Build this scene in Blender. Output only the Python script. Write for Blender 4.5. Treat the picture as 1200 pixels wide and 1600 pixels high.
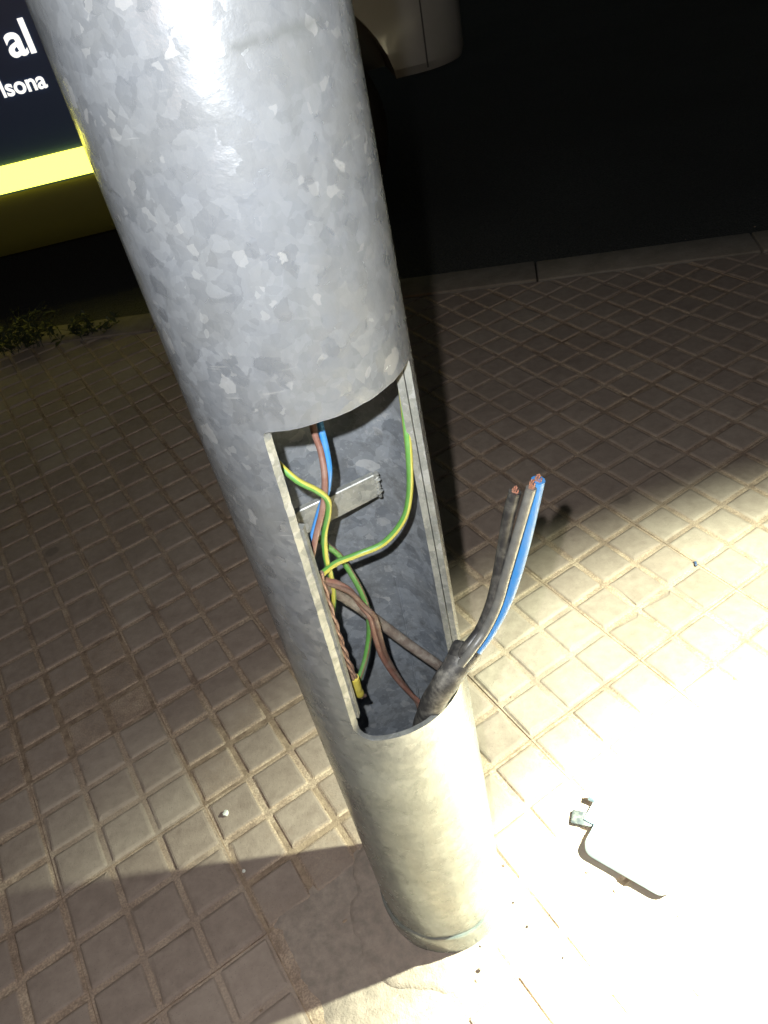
import bpy, bmesh, math, random
from mathutils import Vector, Matrix, noise
from mathutils.geometry import delaunay_2d_cdt

random.seed(7)
C = bpy.context
col = C.scene.collection
for o in list(bpy.data.objects):
    bpy.data.objects.remove(o)
PI = math.pi
R = math.radians

# ------------------------------------------------------------------ camera
CAM = {"H": 0.905281, "pitch": 0.699337, "roll": -0.238568, "f": 1184.047203, "yaw": 0.418208, "o": [-0.674201, 0.855577], "pc": [-0.035869, 0.390306], "r": 0.067833, "tilt": [0.009384, 0.01897]}
PX, PY = CAM['pc']
PR = CAM['r']
TILTX, TILTY = CAM['tilt']          # the post leans a little
p_, r_ = CAM['pitch'], CAM['roll']
fw = Vector((0, math.cos(p_), -math.sin(p_)))
rt = Vector((1, 0, 0))
up = rt.cross(fw)
RT = math.cos(r_) * rt + math.sin(r_) * up
UP = -math.sin(r_) * rt + math.cos(r_) * up
cam_loc = Vector((0, 0, CAM['H']))
cd = bpy.data.cameras.new('camera')
cam = bpy.data.objects.new('camera', cd)
col.objects.link(cam)
M = Matrix((RT, UP, -fw)).transposed().to_4x4()
M.translation = cam_loc
cam.matrix_world = M
cd.sensor_fit = 'VERTICAL'
cd.sensor_height = 24.0
cd.lens = CAM['f'] * 24.0 / 1600.0
cd.clip_start = 0.01
cd.clip_end = 500
C.scene.camera = cam

# ------------------------------------------------------------------ night sky
w = bpy.data.worlds.new('World')
C.scene.world = w
w.use_nodes = True
nt = w.node_tree
sky = nt.nodes.new('ShaderNodeTexSky')
sky.sky_type = 'NISHITA'
sky.sun_disc = False
sky.sun_elevation = R(2)
sky.sun_rotation = R(200)
bg = nt.nodes['Background']
nt.links.new(sky.outputs[0], bg.inputs[0])
bg.inputs[1].default_value = 0.03

# ------------------------------------------------------------------ lamps: the phone's flash and a torch held at the right
def lamp(name, kind, loc, power, colour, size, target=None, cone=None, blend=None):
    d = bpy.data.lights.new(name, kind)
    d.energy = power
    d.color = colour
    d.shadow_soft_size = size
    o = bpy.data.objects.new(name, d)
    o.location = loc
    if target is not None:
        o.rotation_euler = (Vector(target) - Vector(loc)).to_track_quat('-Z', 'Y').to_euler()
        d.spot_size = R(cone)
        d.spot_blend = blend
    col.objects.link(o)
    return o
lamp('phone_flash', 'POINT', cam_loc - 0.027 * RT + 0.029 * UP, 27.0, (0.97, 0.99, 1.0), 0.0035)
TL = (0.55, 0.410, 0.58)
lamp('torch_spill', 'SPOT', TL, 108.0, (0.86, 1.0, 0.79), 0.009, (0.57, 0.08, 0.0), 150, 0.28)
lamp('torch_core', 'SPOT', TL, 800.0, (0.88, 1.0, 0.78), 0.009, (0.39, 0.15, 0.0), 82, 1.0)

vs = C.scene.view_settings
vs.view_transform = 'Standard'
vs.look = 'None'
vs.exposure = 0.0
vs.gamma = 1.0
vs.use_curve_mapping = False

# ------------------------------------------------------------------ material helpers
def mat(name, base=(0.5, 0.5, 0.5), rough=0.6, metal=0.0, spec=0.5, emit=None, estr=0.0):
    m = bpy.data.materials.new(name)
    m.use_nodes = True
    b = m.node_tree.nodes['Principled BSDF']
    b.inputs['Base Color'].default_value = (*base, 1)
    b.inputs['Roughness'].default_value = rough
    b.inputs['Metallic'].default_value = metal
    b.inputs['Specular IOR Level'].default_value = spec
    if emit:
        b.inputs['Emission Color'].default_value = (*emit, 1)
        b.inputs['Emission Strength'].default_value = estr
    return m
class N:
    """small node-building helper"""
    def __init__(self, m):
        self.t = m.node_tree
        self.b = self.t.nodes['Principled BSDF']
    def n(self, kind, **kw):
        x = self.t.nodes.new(kind)
        for k, v in kw.items():
            setattr(x, k, v)
        return x
    def l(self, a, b):
        self.t.links.new(a, b)
    def pos(self):
        return self.n('ShaderNodeNewGeometry').outputs['Position']
    def obj(self):
        return self.n('ShaderNodeTexCoord').outputs['Object']
    def noise(self, co, scale, detail=4, rough=0.55, out='Fac'):
        x = self.n('ShaderNodeTexNoise')
        self.l(co, x.inputs['Vector'])
        x.inputs['Scale'].default_value = scale
        x.inputs['Detail'].default_value = detail
        x.inputs['Roughness'].default_value = rough
        return x.outputs[out]
    def voro(self, co, scale, feature='F1'):
        x = self.n('ShaderNodeTexVoronoi', feature=feature)
        self.l(co, x.inputs['Vector'])
        x.inputs['Scale'].default_value = scale
        return x
    def ramp(self, fac, stops, interp='LINEAR'):
        x = self.n('ShaderNodeValToRGB')
        x.color_ramp.interpolation = interp
        e = x.color_ramp.elements
        while len(e) < len(stops):
            e.new(0.5)
        for i, (p, c) in enumerate(stops):
            e[i].position = p
            e[i].color = (*c, 1) if not isinstance(c, (int, float)) else (c, c, c, 1)
        self.l(fac, x.inputs[0])
        return x.outputs[0]
    def mix(self, fac, a, b, mode='MIX'):
        x = self.n('ShaderNodeMix', data_type='RGBA', blend_type=mode)
        for s, v in ((x.inputs[0], fac), (x.inputs[6], a), (x.inputs[7], b)):
            if isinstance(v, (int, float)):
                s.default_value = v
            elif isinstance(v, tuple):
                s.default_value = (*v, 1)
            else:
                self.l(v, s)
        return x.outputs[2]
    def math(self, op, a, b=0.0, clamp=False):
        x = self.n('ShaderNodeMath', operation=op, use_clamp=clamp)
        for s, v in ((x.inputs[0], a), (x.inputs[1], b)):
            if isinstance(v, (int, float)):
                s.default_value = v
            else:
                self.l(v, s)
        return x.outputs[0]
    def maprange(self, v, a, b, c=0.0, d=1.0):
        x = self.n('ShaderNodeMapRange')
        self.l(v, x.inputs[0])
        for i, q in enumerate((a, b, c, d)):
            x.inputs[i + 1].default_value = q
        return x.outputs[0]
    def z(self, co):
        x = self.n('ShaderNodeSeparateXYZ')
        self.l(co, x.inputs[0])
        return x.outputs[2]
    def bump(self, h, strength, dist):
        x = self.n('ShaderNodeBump')
        self.l(h, x.inputs['Height'])
        x.inputs['Strength'].default_value = strength
        x.inputs['Distance'].default_value = dist
        self.l(x.outputs[0], self.b.inputs['Normal'])
        return x
    def base(self, c):
        self.l(c, self.b.inputs['Base Color'])
    def rough(self, c):
        self.l(c, self.b.inputs['Roughness'])

# paving concrete: grey-brown nubs, sand and dust settled in the grooves
m_tile = mat('paving_concrete', rough=0.82, spec=0.35)
k = N(m_tile)
P = k.pos()
nz = k.noise(P, 9, 5, 0.6)
fine = k.noise(P, 420, 3, 0.6)
mid = k.noise(P, 60, 5, 0.65)
rnd = k.n('ShaderNodeObjectInfo').outputs['Random']
top = k.ramp(k.math('ADD', k.math('MULTIPLY', nz, 0.6), k.math('MULTIPLY', rnd, 0.4)),
             [(0.3, (0.225, 0.165, 0.132)), (0.55, (0.30, 0.228, 0.183)), (0.8, (0.355, 0.285, 0.228))])
top = k.mix(0.35, top, k.ramp(mid, [(0.3, (0.165, 0.122, 0.100)), (0.7, (0.39, 0.315, 0.255))]))
pock = k.voro(P, 330)
top = k.mix(k.ramp(pock.outputs['Distance'], [(0.06, 0.55), (0.16, 0.0)]), top, (0.07, 0.058, 0.05))
gum = k.voro(P, 6.5)
gs = k.n('ShaderNodeSeparateColor'); k.l(gum.outputs['Color'], gs.inputs[0])
spot = k.math('MULTIPLY', k.ramp(k.math('ADD', gum.outputs['Distance'], k.math('MULTIPLY', mid, 0.06)), [(0.10, 0.55), (0.14, 0.0)]), k.ramp(gs.outputs[0], [(0.6, 0.0), (0.62, 1.0)]))
top = k.mix(spot, top, (0.11, 0.085, 0.07))
top = k.mix(k.ramp(k.noise(P, 3.2, 6, 0.68), [(0.45, 0.0), (0.68, 0.45)]), top, (0.17, 0.125, 0.10))
groove = k.ramp(k.noise(P, 22, 5, 0.7), [(0.32, (0.22, 0.15, 0.11)), (0.5, (0.40, 0.285, 0.205)), (0.75, (0.56, 0.43, 0.31))])
groove = k.mix(k.ramp(fine, [(0.42, 0.5), (0.6, 0.0)]), groove, (0.12, 0.085, 0.06))
hgt = k.maprange(k.math('ADD', k.z(P), k.math('MULTIPLY', k.math('SUBTRACT', mid, 0.5), 0.0012)), -0.0028, -0.0012)
k.base(k.mix(hgt, groove, top))
k.bump(k.math('ADD', k.math('MULTIPLY', fine, 0.5), k.math('ADD', mid, k.math('MULTIPLY', k.ramp(pock.outputs['Distance'], [(0.05, 0.0), (0.2, 1.0)]), 0.5))), 0.55, 0.0016)
k.rough(k.maprange(mid, 0.3, 0.7, 0.66, 0.92))

m_sand = mat('joint_sand', rough=0.95, spec=0.2)
k = N(m_sand); P = k.pos()
k.base(k.ramp(k.noise(P, 60, 6, 0.7), [(0.3, (0.15, 0.10, 0.07)), (0.7, (0.38, 0.275, 0.19))]))
k.bump(k.noise(P, 500, 3), 0.6, 0.002)

m_mortar = mat('mortar', rough=0.88, spec=0.3)
k = N(m_mortar); P = k.pos()
k.base(k.mix(k.ramp(k.noise(P, 70, 5, 0.65), [(0.35, 0.6), (0.65, 0.0)]),
             k.ramp(k.noise(P, 14, 5, 0.6), [(0.3, (0.27, 0.208, 0.168)), (0.7, (0.355, 0.282, 0.228))]), (0.15, 0.122, 0.102)))
k.bump(k.math('ADD', k.noise(P, 80, 5, 0.7), k.math('MULTIPLY', k.noise(P, 420, 2), 0.4)), 0.7, 0.003)

m_kerb = mat('kerb_concrete', rough=0.85, spec=0.3)
k = N(m_kerb); P = k.pos()
k.base(k.ramp(k.math('ADD', k.noise(P, 16, 6, 0.65), k.math('MULTIPLY', k.math('SUBTRACT', k.n('ShaderNodeObjectInfo').outputs['Random'], .5), .3)), [(0.3, (0.16, 0.13, 0.10)), (0.7, (0.25, 0.21, 0.17))]))
k.bump(k.noise(P, 160, 4, 0.7), 0.6, 0.003)

m_road = mat('asphalt', rough=0.85, spec=0.3)
k = N(m_road); P = k.pos()
k.base(k.mix(k.ramp(k.noise(P, 0.9, 4), [(0.4, 0.0), (0.65, 0.6)]), k.ramp(k.noise(P, 140, 4, 0.7), [(0.35, (0.034, 0.033, 0.031)), (0.7, (0.09, 0.087, 0.08))]), (0.035, 0.033, 0.03)))
k.bump(k.voro(P, 130).outputs['Distance'], 0.8, 0.006)

# hot-dip galvanised steel with spangle crystals, smoother and dirtier towards the foot
def galv(name, scale, amp, tint=(1, 1, 1), foot=False, rough=0.42, metal=0.62, dark=1.0, wide=1.0):
    m = mat(name, rough=rough, metal=metal)
    k = N(m); P = k.pos()
    wob = k.n('ShaderNodeVectorMath', operation='SCALE')
    sub = k.n('ShaderNodeVectorMath', operation='SUBTRACT')
    k.l(k.noise(P, 55, 4, 0.6, 'Color'), sub.inputs[0]); sub.inputs[1].default_value = (.5, .5, .5)
    k.l(sub.outputs[0], wob.inputs[0]); wob.inputs['Scale'].default_value = 0.012
    add = k.n('ShaderNodeVectorMath', operation='ADD')
    k.l(P, add.inputs[0]); k.l(wob.outputs[0], add.inputs[1])
    v1 = k.voro(add.outputs[0], scale)
    v2 = k.voro(add.outputs[0], scale * 1.9)
    v3 = k.voro(add.outputs[0], scale * 0.9)
    s1 = k.n('ShaderNodeSeparateColor'); k.l(v1.outputs['Color'], s1.inputs[0])
    s2 = k.n('ShaderNodeSeparateColor'); k.l(v2.outputs['Color'], s2.inputs[0])
    s3 = k.n('ShaderNodeSeparateColor'); k.l(v3.outputs['Color'], s3.inputs[0])
    cell = k.math('ADD', k.math('MULTIPLY', s1.outputs[0], 0.62), k.math('MULTIPLY', s2.outputs[0], 0.38))
    d = dark
    base = k.mix(k.ramp(cell, [(max(0, 0.5 - 0.32 / wide), 0.0), (min(1, 0.5 + 0.32 / wide), 1.0)]), (0.31 * d * tint[0], 0.325 * d * tint[1], 0.34 * d * tint[2]), (0.49 * d * tint[0], 0.505 * d * tint[1], 0.515 * d * tint[2]))
    cloud = k.noise(P, 17, 4, 0.6)
    base = k.mix(k.ramp(cloud, [(0.4, 0.0), (0.7, 0.5)]), base, (0.42 * d, 0.425 * d, 0.41 * d))
    bright = k.ramp(s3.outputs[1], [(0.972, 0.0), (0.975, 0.8)], 'CONSTANT')
    bright2 = k.ramp(s2.outputs[1], [(0.968, 0.0), (0.97, 0.5)], 'CONSTANT')
    bright = k.math('MAXIMUM', bright, bright2)
    base = k.mix(k.math('MULTIPLY', bright, amp), base, (0.80 * d, 0.81 * d, 0.81 * d))
    if foot:
        z = k.z(P)
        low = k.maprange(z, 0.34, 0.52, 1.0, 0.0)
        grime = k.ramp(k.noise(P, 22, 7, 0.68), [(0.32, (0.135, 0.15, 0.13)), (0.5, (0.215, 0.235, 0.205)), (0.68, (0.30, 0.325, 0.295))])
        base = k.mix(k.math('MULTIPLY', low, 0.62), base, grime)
        # faint runs and scuffs down the tube
        mp = k.n('ShaderNodeMapping'); k.l(P, mp.inputs[0]); mp.inputs['Scale'].default_value = (80, 80, 9)
        run = k.ramp(k.noise(mp.outputs[0], 1.0, 5, 0.65), [(0.5, 0.0), (0.75, 0.22)])
        base = k.mix(run, base, (0.21 * d, 0.215 * d, 0.21 * d))
        mp2 = k.n('ShaderNodeMapping'); k.l(P, mp2.inputs[0]); mp2.inputs['Scale'].default_value = (30, 30, 260); mp2.inputs['Rotation'].default_value = (0.5, 0.7, 0.2)
        scr = k.math('MULTIPLY', k.ramp(k.noise(mp2.outputs[0], 1.0, 2, 0.5), [(0.70, 0.0), (0.74, 0.55)]), k.ramp(k.noise(P, 14, 3), [(0.5, 0.0), (0.6, 1.0)]))
        base = k.mix(scr, base, (0.72 * d, 0.73 * d, 0.73 * d))
        # a grey drip line round the tube
        x = k.n('ShaderNodeSeparateXYZ'); k.l(P, x.inputs[0])
        zz = k.math('ADD', k.math('SUBTRACT', z, 0.861), k.math('ADD', k.math('MULTIPLY', k.math('SUBTRACT', k.noise(P, 75, 3), 0.5), 0.006), k.math('MULTIPLY', x.outputs[0], 0.03)))
        line = k.ramp(k.math('ABSOLUTE', zz), [(0.0003, 1.0), (0.0008, 0.0)])
        line = k.math('MULTIPLY', line, k.ramp(k.noise(P, 38, 3), [(0.45, 0.0), (0.55, 0.7)]))
        line = k.math('MULTIPLY', line, k.ramp(k.math('ABSOLUTE', k.math('ADD', x.outputs[0], 0.006)), [(0.022, 1.0), (0.034, 0.0)]))
        base = k.mix(line, base, (0.17, 0.18, 0.18))
        # splashed mud round the foot
        mud = k.math('MULTIPLY', k.maprange(z, 0.02, 0.07, 0.5, 0.0), k.ramp(k.noise(P, 45, 5, .7), [(0.45, 0.0), (0.62, 1.0)]))
        base = k.mix(mud, base, (0.25, 0.215, 0.17))
        k.l(k.maprange(low, 0, 1, metal, 0.42), k.b.inputs['Metallic'])
    if not foot:
        base = k.mix(k.ramp(k.noise(P, 260, 6, 0.7), [(0.56, 0.0), (0.66, 0.55)]), base, (0.66 * d, 0.68 * d, 0.70 * d))
        base = k.mix(k.ramp(k.noise(P, 48, 6, 0.7), [(0.35, 0.6), (0.5, 0.0)]), base, (0.16 * d, 0.165 * d, 0.17 * d))
    k.base(base)
    k.rough(k.maprange(cell, 0, 1, rough + 0.08, rough - 0.05))
    # each crystal tilts the light a little differently
    ns = k.n('ShaderNodeVectorMath', operation='SUBTRACT'); k.l(v1.outputs['Color'], ns.inputs[0]); ns.inputs[1].default_value = (.5, .5, .5)
    nm = k.n('ShaderNodeVectorMath', operation='SCALE'); k.l(ns.outputs[0], nm.inputs[0])
    if foot:
        k.l(k.math('MULTIPLY', k.math('SUBTRACT', 1.0, k.math('MULTIPLY', low, 0.5)), 0.13 * amp), nm.inputs['Scale'])
    else:
        nm.inputs['Scale'].default_value = 0.16 * amp
    bp = k.n('ShaderNodeBump'); k.l(k.math('ADD', k.noise(P, 130, 5, 0.65), k.math('MULTIPLY', k.noise(P, 34, 3), 1.5)), bp.inputs['Height'])
    bp.inputs['Strength'].default_value = 0.22; bp.inputs['Distance'].default_value = 0.0012
    na = k.n('ShaderNodeVectorMath', operation='ADD'); k.l(bp.outputs[0], na.inputs[0]); k.l(nm.outputs[0], na.inputs[1])
    nn = k.n('ShaderNodeVectorMath', operation='NORMALIZE'); k.l(na.outputs[0], nn.inputs[0])
    k.l(nn.outputs[0], k.b.inputs['Normal'])
    return m
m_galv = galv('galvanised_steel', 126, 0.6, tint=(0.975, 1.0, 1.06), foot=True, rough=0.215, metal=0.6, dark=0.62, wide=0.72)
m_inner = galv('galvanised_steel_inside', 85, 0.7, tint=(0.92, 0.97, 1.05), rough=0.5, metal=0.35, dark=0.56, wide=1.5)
m_rim = galv('galvanised_cut_edge', 150, 0.5, tint=(1.06, 1.05, 0.94), rough=0.55, metal=0.45, dark=0.55)
m_bar = galv('galvanised_bar', 110, 0.5, tint=(1.04, 1.03, 0.93), rough=0.5, metal=0.5, dark=0.68)
m_foot = galv('galvanised_collar', 60, 0.3, tint=(1.03, 1.02, 0.9), rough=0.55, metal=0.4, dark=0.92)

def plastic(name, base, rough=0.42, dust=(0.35, 0.33, 0.28), amount=0.18):
    m = mat(name, base, rough)
    k = N(m); P = k.pos()
    k.base(k.mix(k.ramp(k.noise(P, 120, 5, 0.65), [(0.45, 0.0), (0.75, amount * 2.2)]), base, dust))
    k.rough(k.maprange(k.noise(P, 200, 3), 0.3, 0.7, rough - 0.06, rough + 0.14))
    k.bump(k.noise(P, 260, 3), 0.15, 0.0008)
    return m
m_green = plastic('insulation_green', (0.075, 0.21, 0.04), 0.42, amount=0.08)
m_yellow = plastic('insulation_yellow', (0.36, 0.34, 0.05), 0.42, amount=0.08)
m_blue = plastic('insulation_blue', (0.03, 0.17, 0.42), 0.4, amount=0.08)
m_brown = plastic('insulation_brown', (0.16, 0.078, 0.058), 0.45, amount=0.12)
m_brown_dk = plastic('insulation_dark_brown', (0.10, 0.055, 0.04), 0.5, amount=0.15)
m_black = plastic('insulation_black', (0.022, 0.021, 0.021), 0.4, amount=0.12)
m_grey = plastic('insulation_grey', (0.10, 0.098, 0.09), 0.35, amount=0.1)
m_sheath = plastic('cable_sheath_black', (0.04, 0.038, 0.036), 0.55, amount=0.25)
m_sheath_br = plastic('cable_sheath_brown', (0.11, 0.085, 0.07), 0.6, amount=0.25)
m_tape = plastic('tape_yellow', (0.42, 0.35, 0.05), 0.5, amount=0.1)
m_copper = mat('copper', (0.58, 0.31, 0.22), 0.35, 0.7)
m_copper_old = mat('copper_dull', (0.36, 0.20, 0.15), 0.5, 0.45)
k = N(m_copper_old); k.base(k.ramp(k.noise(k.pos(), 300, 4), [(0.3, (0.13, 0.075, 0.06)), (0.7, (0.30, 0.20, 0.165))]))
m_clip_shadow = plastic('clip_shadow_black', (0.022, 0.025, 0.03), 0.5)  # near-black for the plate that paints the clip's shadow
m_white_pl = plastic('white_plastic', (0.44, 0.60, 0.74), 0.35, amount=0.05)

# ------------------------------------------------------------------ object helpers
def link(name, mesh, m=None, parent=None):
    o = bpy.data.objects.new(name, mesh)
    if m is not None:
        for q in (m if isinstance(m, (list, tuple)) else [m]):
            mesh.materials.append(q)
    col.objects.link(o)
    if parent is not None:
        o.parent = parent
    return o
def obj(name, bm, m=None, parent=None, smooth=False, sharp=40):
    bmesh.ops.recalc_face_normals(bm, faces=bm.faces)
    me = bpy.data.meshes.new(name)
    if smooth:
        for f in bm.faces:
            f.smooth = True
        for e in bm.edges:
            if len(e.link_faces) == 2 and e.calc_face_angle(0) > R(sharp):
                e.smooth = False
    bm.to_mesh(me)
    bm.free()
    return link(name, me, m, parent)
def empty(name, loc):
    o = bpy.data.objects.new(name, None)
    o.location = loc
    o.empty_display_size = 0.05
    col.objects.link(o)
    return o
def tag(o, label=None, cat=None, group=None, kind=None):
    for kk, v in (('label', label), ('category', cat), ('group', group), ('kind', kind)):
        if v:
            o[kk] = v
    return o
def adopt(child, parent):
    """parent keeping the child's geometry where it stands (its vertices are in world space)"""
    child.parent = parent
    child.location = child.location - parent.location
    return child
def spline(pts, n=10):
    pts = [Vector(p) for p in pts]
    q = [pts[0] * 2 - pts[1]] + pts + [pts[-1] * 2 - pts[-2]]
    out = []
    for i in range(1, len(q) - 2):
        a, b, c, d = q[i - 1:i + 3]
        for s in range(n):
            t = s / n
            out.append(0.5 * ((2 * b) + (c - a) * t + (2 * a - 5 * b + 4 * c - d) * t * t + (3 * b - a - 3 * c + d) * t ** 3))
    out.append(pts[-1])
    return out
def tube(bm, path, rad, seg=12, mi=None, twist=0.0, cap=True):
    """sweeps a circle (radius rad, number or function of 0..1) along path; mi(k) gives the material of strip k"""
    n = len(path)
    t0 = (path[1] - path[0]).normalized()
    u = t0.orthogonal().normalized()
    rings = []
    s = 0.0
    for i, p in enumerate(path):
        t = (path[min(i + 1, n - 1)] - path[max(i - 1, 0)]).normalized()
        u = (u - t * u.dot(t)).normalized()
        v = t.cross(u)
        if i:
            s += (p - path[i - 1]).length
        r = rad(i / (n - 1)) if callable(rad) else rad
        rings.append([bm.verts.new(p + r * (math.cos(a) * u + math.sin(a) * v)) for a in
                      [2 * PI * j / seg + twist * s for j in range(seg)]])
    for a, b in zip(rings, rings[1:]):
        for j in range(seg):
            f = bm.faces.new((a[j], a[(j + 1) % seg], b[(j + 1) % seg], b[j]))
            if mi:
                f.material_index = mi(j)
    if cap:
        bm.faces.new(rings[0][::-1])
        bm.faces.new(rings[-1])
    return rings
def box(bm, lo, hi, bev=0.0):
    r = bmesh.ops.create_cube(bm, size=1)
    for v in r['verts']:
        v.co = Vector([lo[i] + (v.co[i] + .5) * (hi[i] - lo[i]) for i in range(3)])
    if bev:
        es = {e for v in r['verts'] for e in v.link_edges}
        bmesh.ops.bevel(bm, geom=list(es), offset=bev, segments=2, affect='EDGES', profile=0.5)
    return r
def lathe(bm, prof, seg=48, centre=(0, 0), jitter=None, axis='Z'):
    rings = []
    for r, z in prof:
        ring = []
        for j in range(seg):
            a = 2 * PI * j / seg
            rr, zz = (r, z) if jitter is None else jitter(r, z, a)
            if axis == 'Z':
                ring.append(bm.verts.new((centre[0] + rr * math.cos(a), centre[1] + rr * math.sin(a), zz)))
            else:
                ring.append(bm.verts.new((centre[0] + rr * math.cos(a), zz, centre[1] + rr * math.sin(a))))
        rings.append(ring)
    for a, b in zip(rings, rings[1:]):
        for j in range(seg):
            bm.faces.new((a[j], a[(j + 1) % seg], b[(j + 1) % seg], b[j]))
    return rings

# ------------------------------------------------------------------ ground, road, kerb
def sheet(name, x0, y0, x1, y1, z, m):
    bm = bmesh.new()
    bm.faces.new([bm.verts.new(q) for q in ((x0, y0, z), (x1, y0, z), (x1, y1, z), (x0, y1, z))])
    return tag(obj(name, bm, m), kind='structure')
KA, KB = Vector((0.241, 1.921)), Vector((1.088, 1.704))     # paving / kerb joint on the ground
kd = (KB - KA).normalized()
kn = Vector((-kd.y, kd.x))                                  # towards the road
KW = 0.12
road = sheet('road', -120, -120, 120, 120, -0.13, m_road)
# bed of sand under the paving, bounded by the kerb
bm = bmesh.new()
qa, qb = KA - kd * 7, KA + kd * 7
pts = [qa, qb, qb - kn * 7, qa - kn * 7]
lo = [bm.verts.new((q.x, q.y, -0.129)) for q in pts]
hi = [bm.verts.new((q.x, q.y, -0.0039)) for q in pts]
bm.faces.new(hi)
for i in range(4):
    bm.faces.new((lo[i], lo[(i + 1) % 4], hi[(i + 1) % 4], hi[i]))
pavement = tag(obj('pavement', bm, m_sand), kind='structure')

# ------------------------------------------------------------------ paving tiles, nine raised squares each
S = 1 / 15.0
YAW = CAM['yaw']
GA = Vector((math.cos(YAW), math.sin(YAW)))
GB = Vector((math.sin(YAW), -math.cos(YAW)))
GO = Vector(CAM['o'])
DZ = -0.0030
WORN = Vector((-0.105, 0.365))
def tile_bm(rng, flat=None):
    """one 20 cm tile, local x along GA, local y along GB, corner at 0"""
    bm = bmesh.new()
    j = 0.0008
    W = 3 * S
    q = [(j, j), (W - j, j), (W - j, W - j), (j, W - j)]
    t = [bm.verts.new((x, y, DZ)) for x, y in q]
    lo = [bm.verts.new((x, y, -0.03)) for x, y in q]
    bm.faces.new(t)
    for i in range(4):
        bm.faces.new((lo[i], lo[(i + 1) % 4], t[(i + 1) % 4], t[i]))
    for a in range(3):
        for b in range(3):
            cx, cy = (a + .5) * S + rng.uniform(-.0006, .0006), (b + .5) * S + rng.uniform(-.0006, .0006)
            h = rng.uniform(-0.0006, 0.0002)
            if flat and (a, b) in flat:
                h = DZ + 0.0009 + rng.uniform(-.0003, .0003)
            hb, ht = S / 2 - 0.0034, S / 2 - 0.0063
            corner = [(1, .93), (.93, 1), (-.93, 1), (-1, .93), (-1, -.93), (-.93, -1), (.93, -1), (1, -.93)]
            tx, ty = rng.uniform(-.008, .008), rng.uniform(-.008, .008)
            chip = rng.randrange(8) if rng.random() < 0.28 else -1
            rb, rm, rtp = [], [], []
            for i, (ux, uy) in enumerate(corner):
                wq = rng.uniform(-.0009, .0005)
                if i == chip:
                    wq -= rng.uniform(.002, .005)
                rb.append(bm.verts.new((cx + ux * hb, cy + uy * hb, DZ + 0.0001)))
                x, y = ux * (ht + 0.0007 + wq), uy * (ht + 0.0007 + wq)
                rm.append(bm.verts.new((cx + x, cy + y, max(DZ + .0004, h - 0.0007 + x * tx + y * ty))))
                x, y = ux * (ht - 0.0016 + wq), uy * (ht - 0.0016 + wq)
                rtp.append(bm.verts.new((cx + x, cy + y, max(DZ + .0006, h + x * tx + y * ty))))
            for ra, rb_ in ((rb, rm), (rm, rtp)):
                for i in range(8):
                    bm.faces.new((ra[i], ra[(i + 1) % 8], rb_[(i + 1) % 8], rb_[i]))
            c = bm.verts.new((cx, cy, max(DZ + .0008, h + rng.uniform(0, .0004))))
            for i in range(8):
                bm.faces.new((rtp[i], rtp[(i + 1) % 8], c))
    return bm
def to_mesh(bm, name):
    bmesh.ops.recalc_face_normals(bm, faces=bm.faces)
    me = bpy.data.meshes.new(name)
    bm.to_mesh(me); bm.free()
    me.materials.append(m_tile)
    return me
rng = random.Random(3)
variants = [to_mesh(tile_bm(rng), 'paving_tile') for _ in range(12)]
far_bm = bmesh.new()
rotm = Matrix(((GA.x, GB.x, 0), (GA.y, GB.y, 0), (0, 0, 1))).to_4x4()
def kerb_dist(q):
    return (q - KA).dot(kn)
tiles = []
for I in range(-26, 30):
    for J in range(-24, 30):
        org = GO + S * 3 * (I * GA + J * GB)
        cs = [org + S * 3 * (a * GA + b * GB) for a in (0, 1) for b in (0, 1)]
        ctr = org + S * 1.5 * (GA + GB)
        ds = [kerb_dist(q) for q in cs]
        if min(ds) > -0.004:
            continue
        if (ctr - Vector((0.1, 1))).length > 3.2:
            continue
        near = -1.30 < ctr.x < 1.62 and 0.02 < ctr.y < 2.35
        tiles.append((near, I, J, org, ctr, max(ds)))
count = 0
for near, I, J, org, ctr, md in tiles:
    flat = set()
    for a in range(3):
        for b in range(3):
            cc = org + S * ((a + .5) * GA + (b + .5) * GB)
            dd = cc - WORN
            if abs(dd.dot(GA)) < 0.115 and abs(dd.dot(GB)) < 0.10 and cc.x < PX + 0.02:
                flat.add((a, b))
    mw = Matrix.Translation((org.x, org.y, 0)) @ rotm
    mw = mw @ Matrix.Rotation(rng.uniform(-.0035, .0035), 4, 'X') @ Matrix.Rotation(rng.uniform(-.0035, .0035), 4, 'Y')
    mw.translation.z += rng.uniform(-.0009, .0007)
    cut = md > -0.002
    if cut or flat or not near:
        bm = tile_bm(rng, flat)
        bm.transform(mw)
        if cut:
            pc_ = KA - kn * 0.003
            bmesh.ops.bisect_plane(bm, geom=bm.verts[:] + bm.edges[:] + bm.faces[:], plane_co=(pc_.x, pc_.y, 0), plane_no=(kn.x, kn.y, 0), clear_outer=True)
        if not bm.faces:
            bm.free(); continue
        if near and count < 299:
            me = to_mesh(bm, 'paving_tile')
            o = link('paving_tile', me, None, pavement)
            count += 1
        else:
            tmp = bpy.data.meshes.new('t'); bm.to_mesh(tmp); bm.free()
            far_bm.from_mesh(tmp); bpy.data.meshes.remove(tmp)
    else:
        o = link('paving_tile', rng.choice(variants), None, pavement)
        o.matrix_world = mw
        count += 1
fo = obj('paving_tiles', far_bm, m_tile, pavement)
fo['kind'] = 'stuff'
print('tiles', count)

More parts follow.
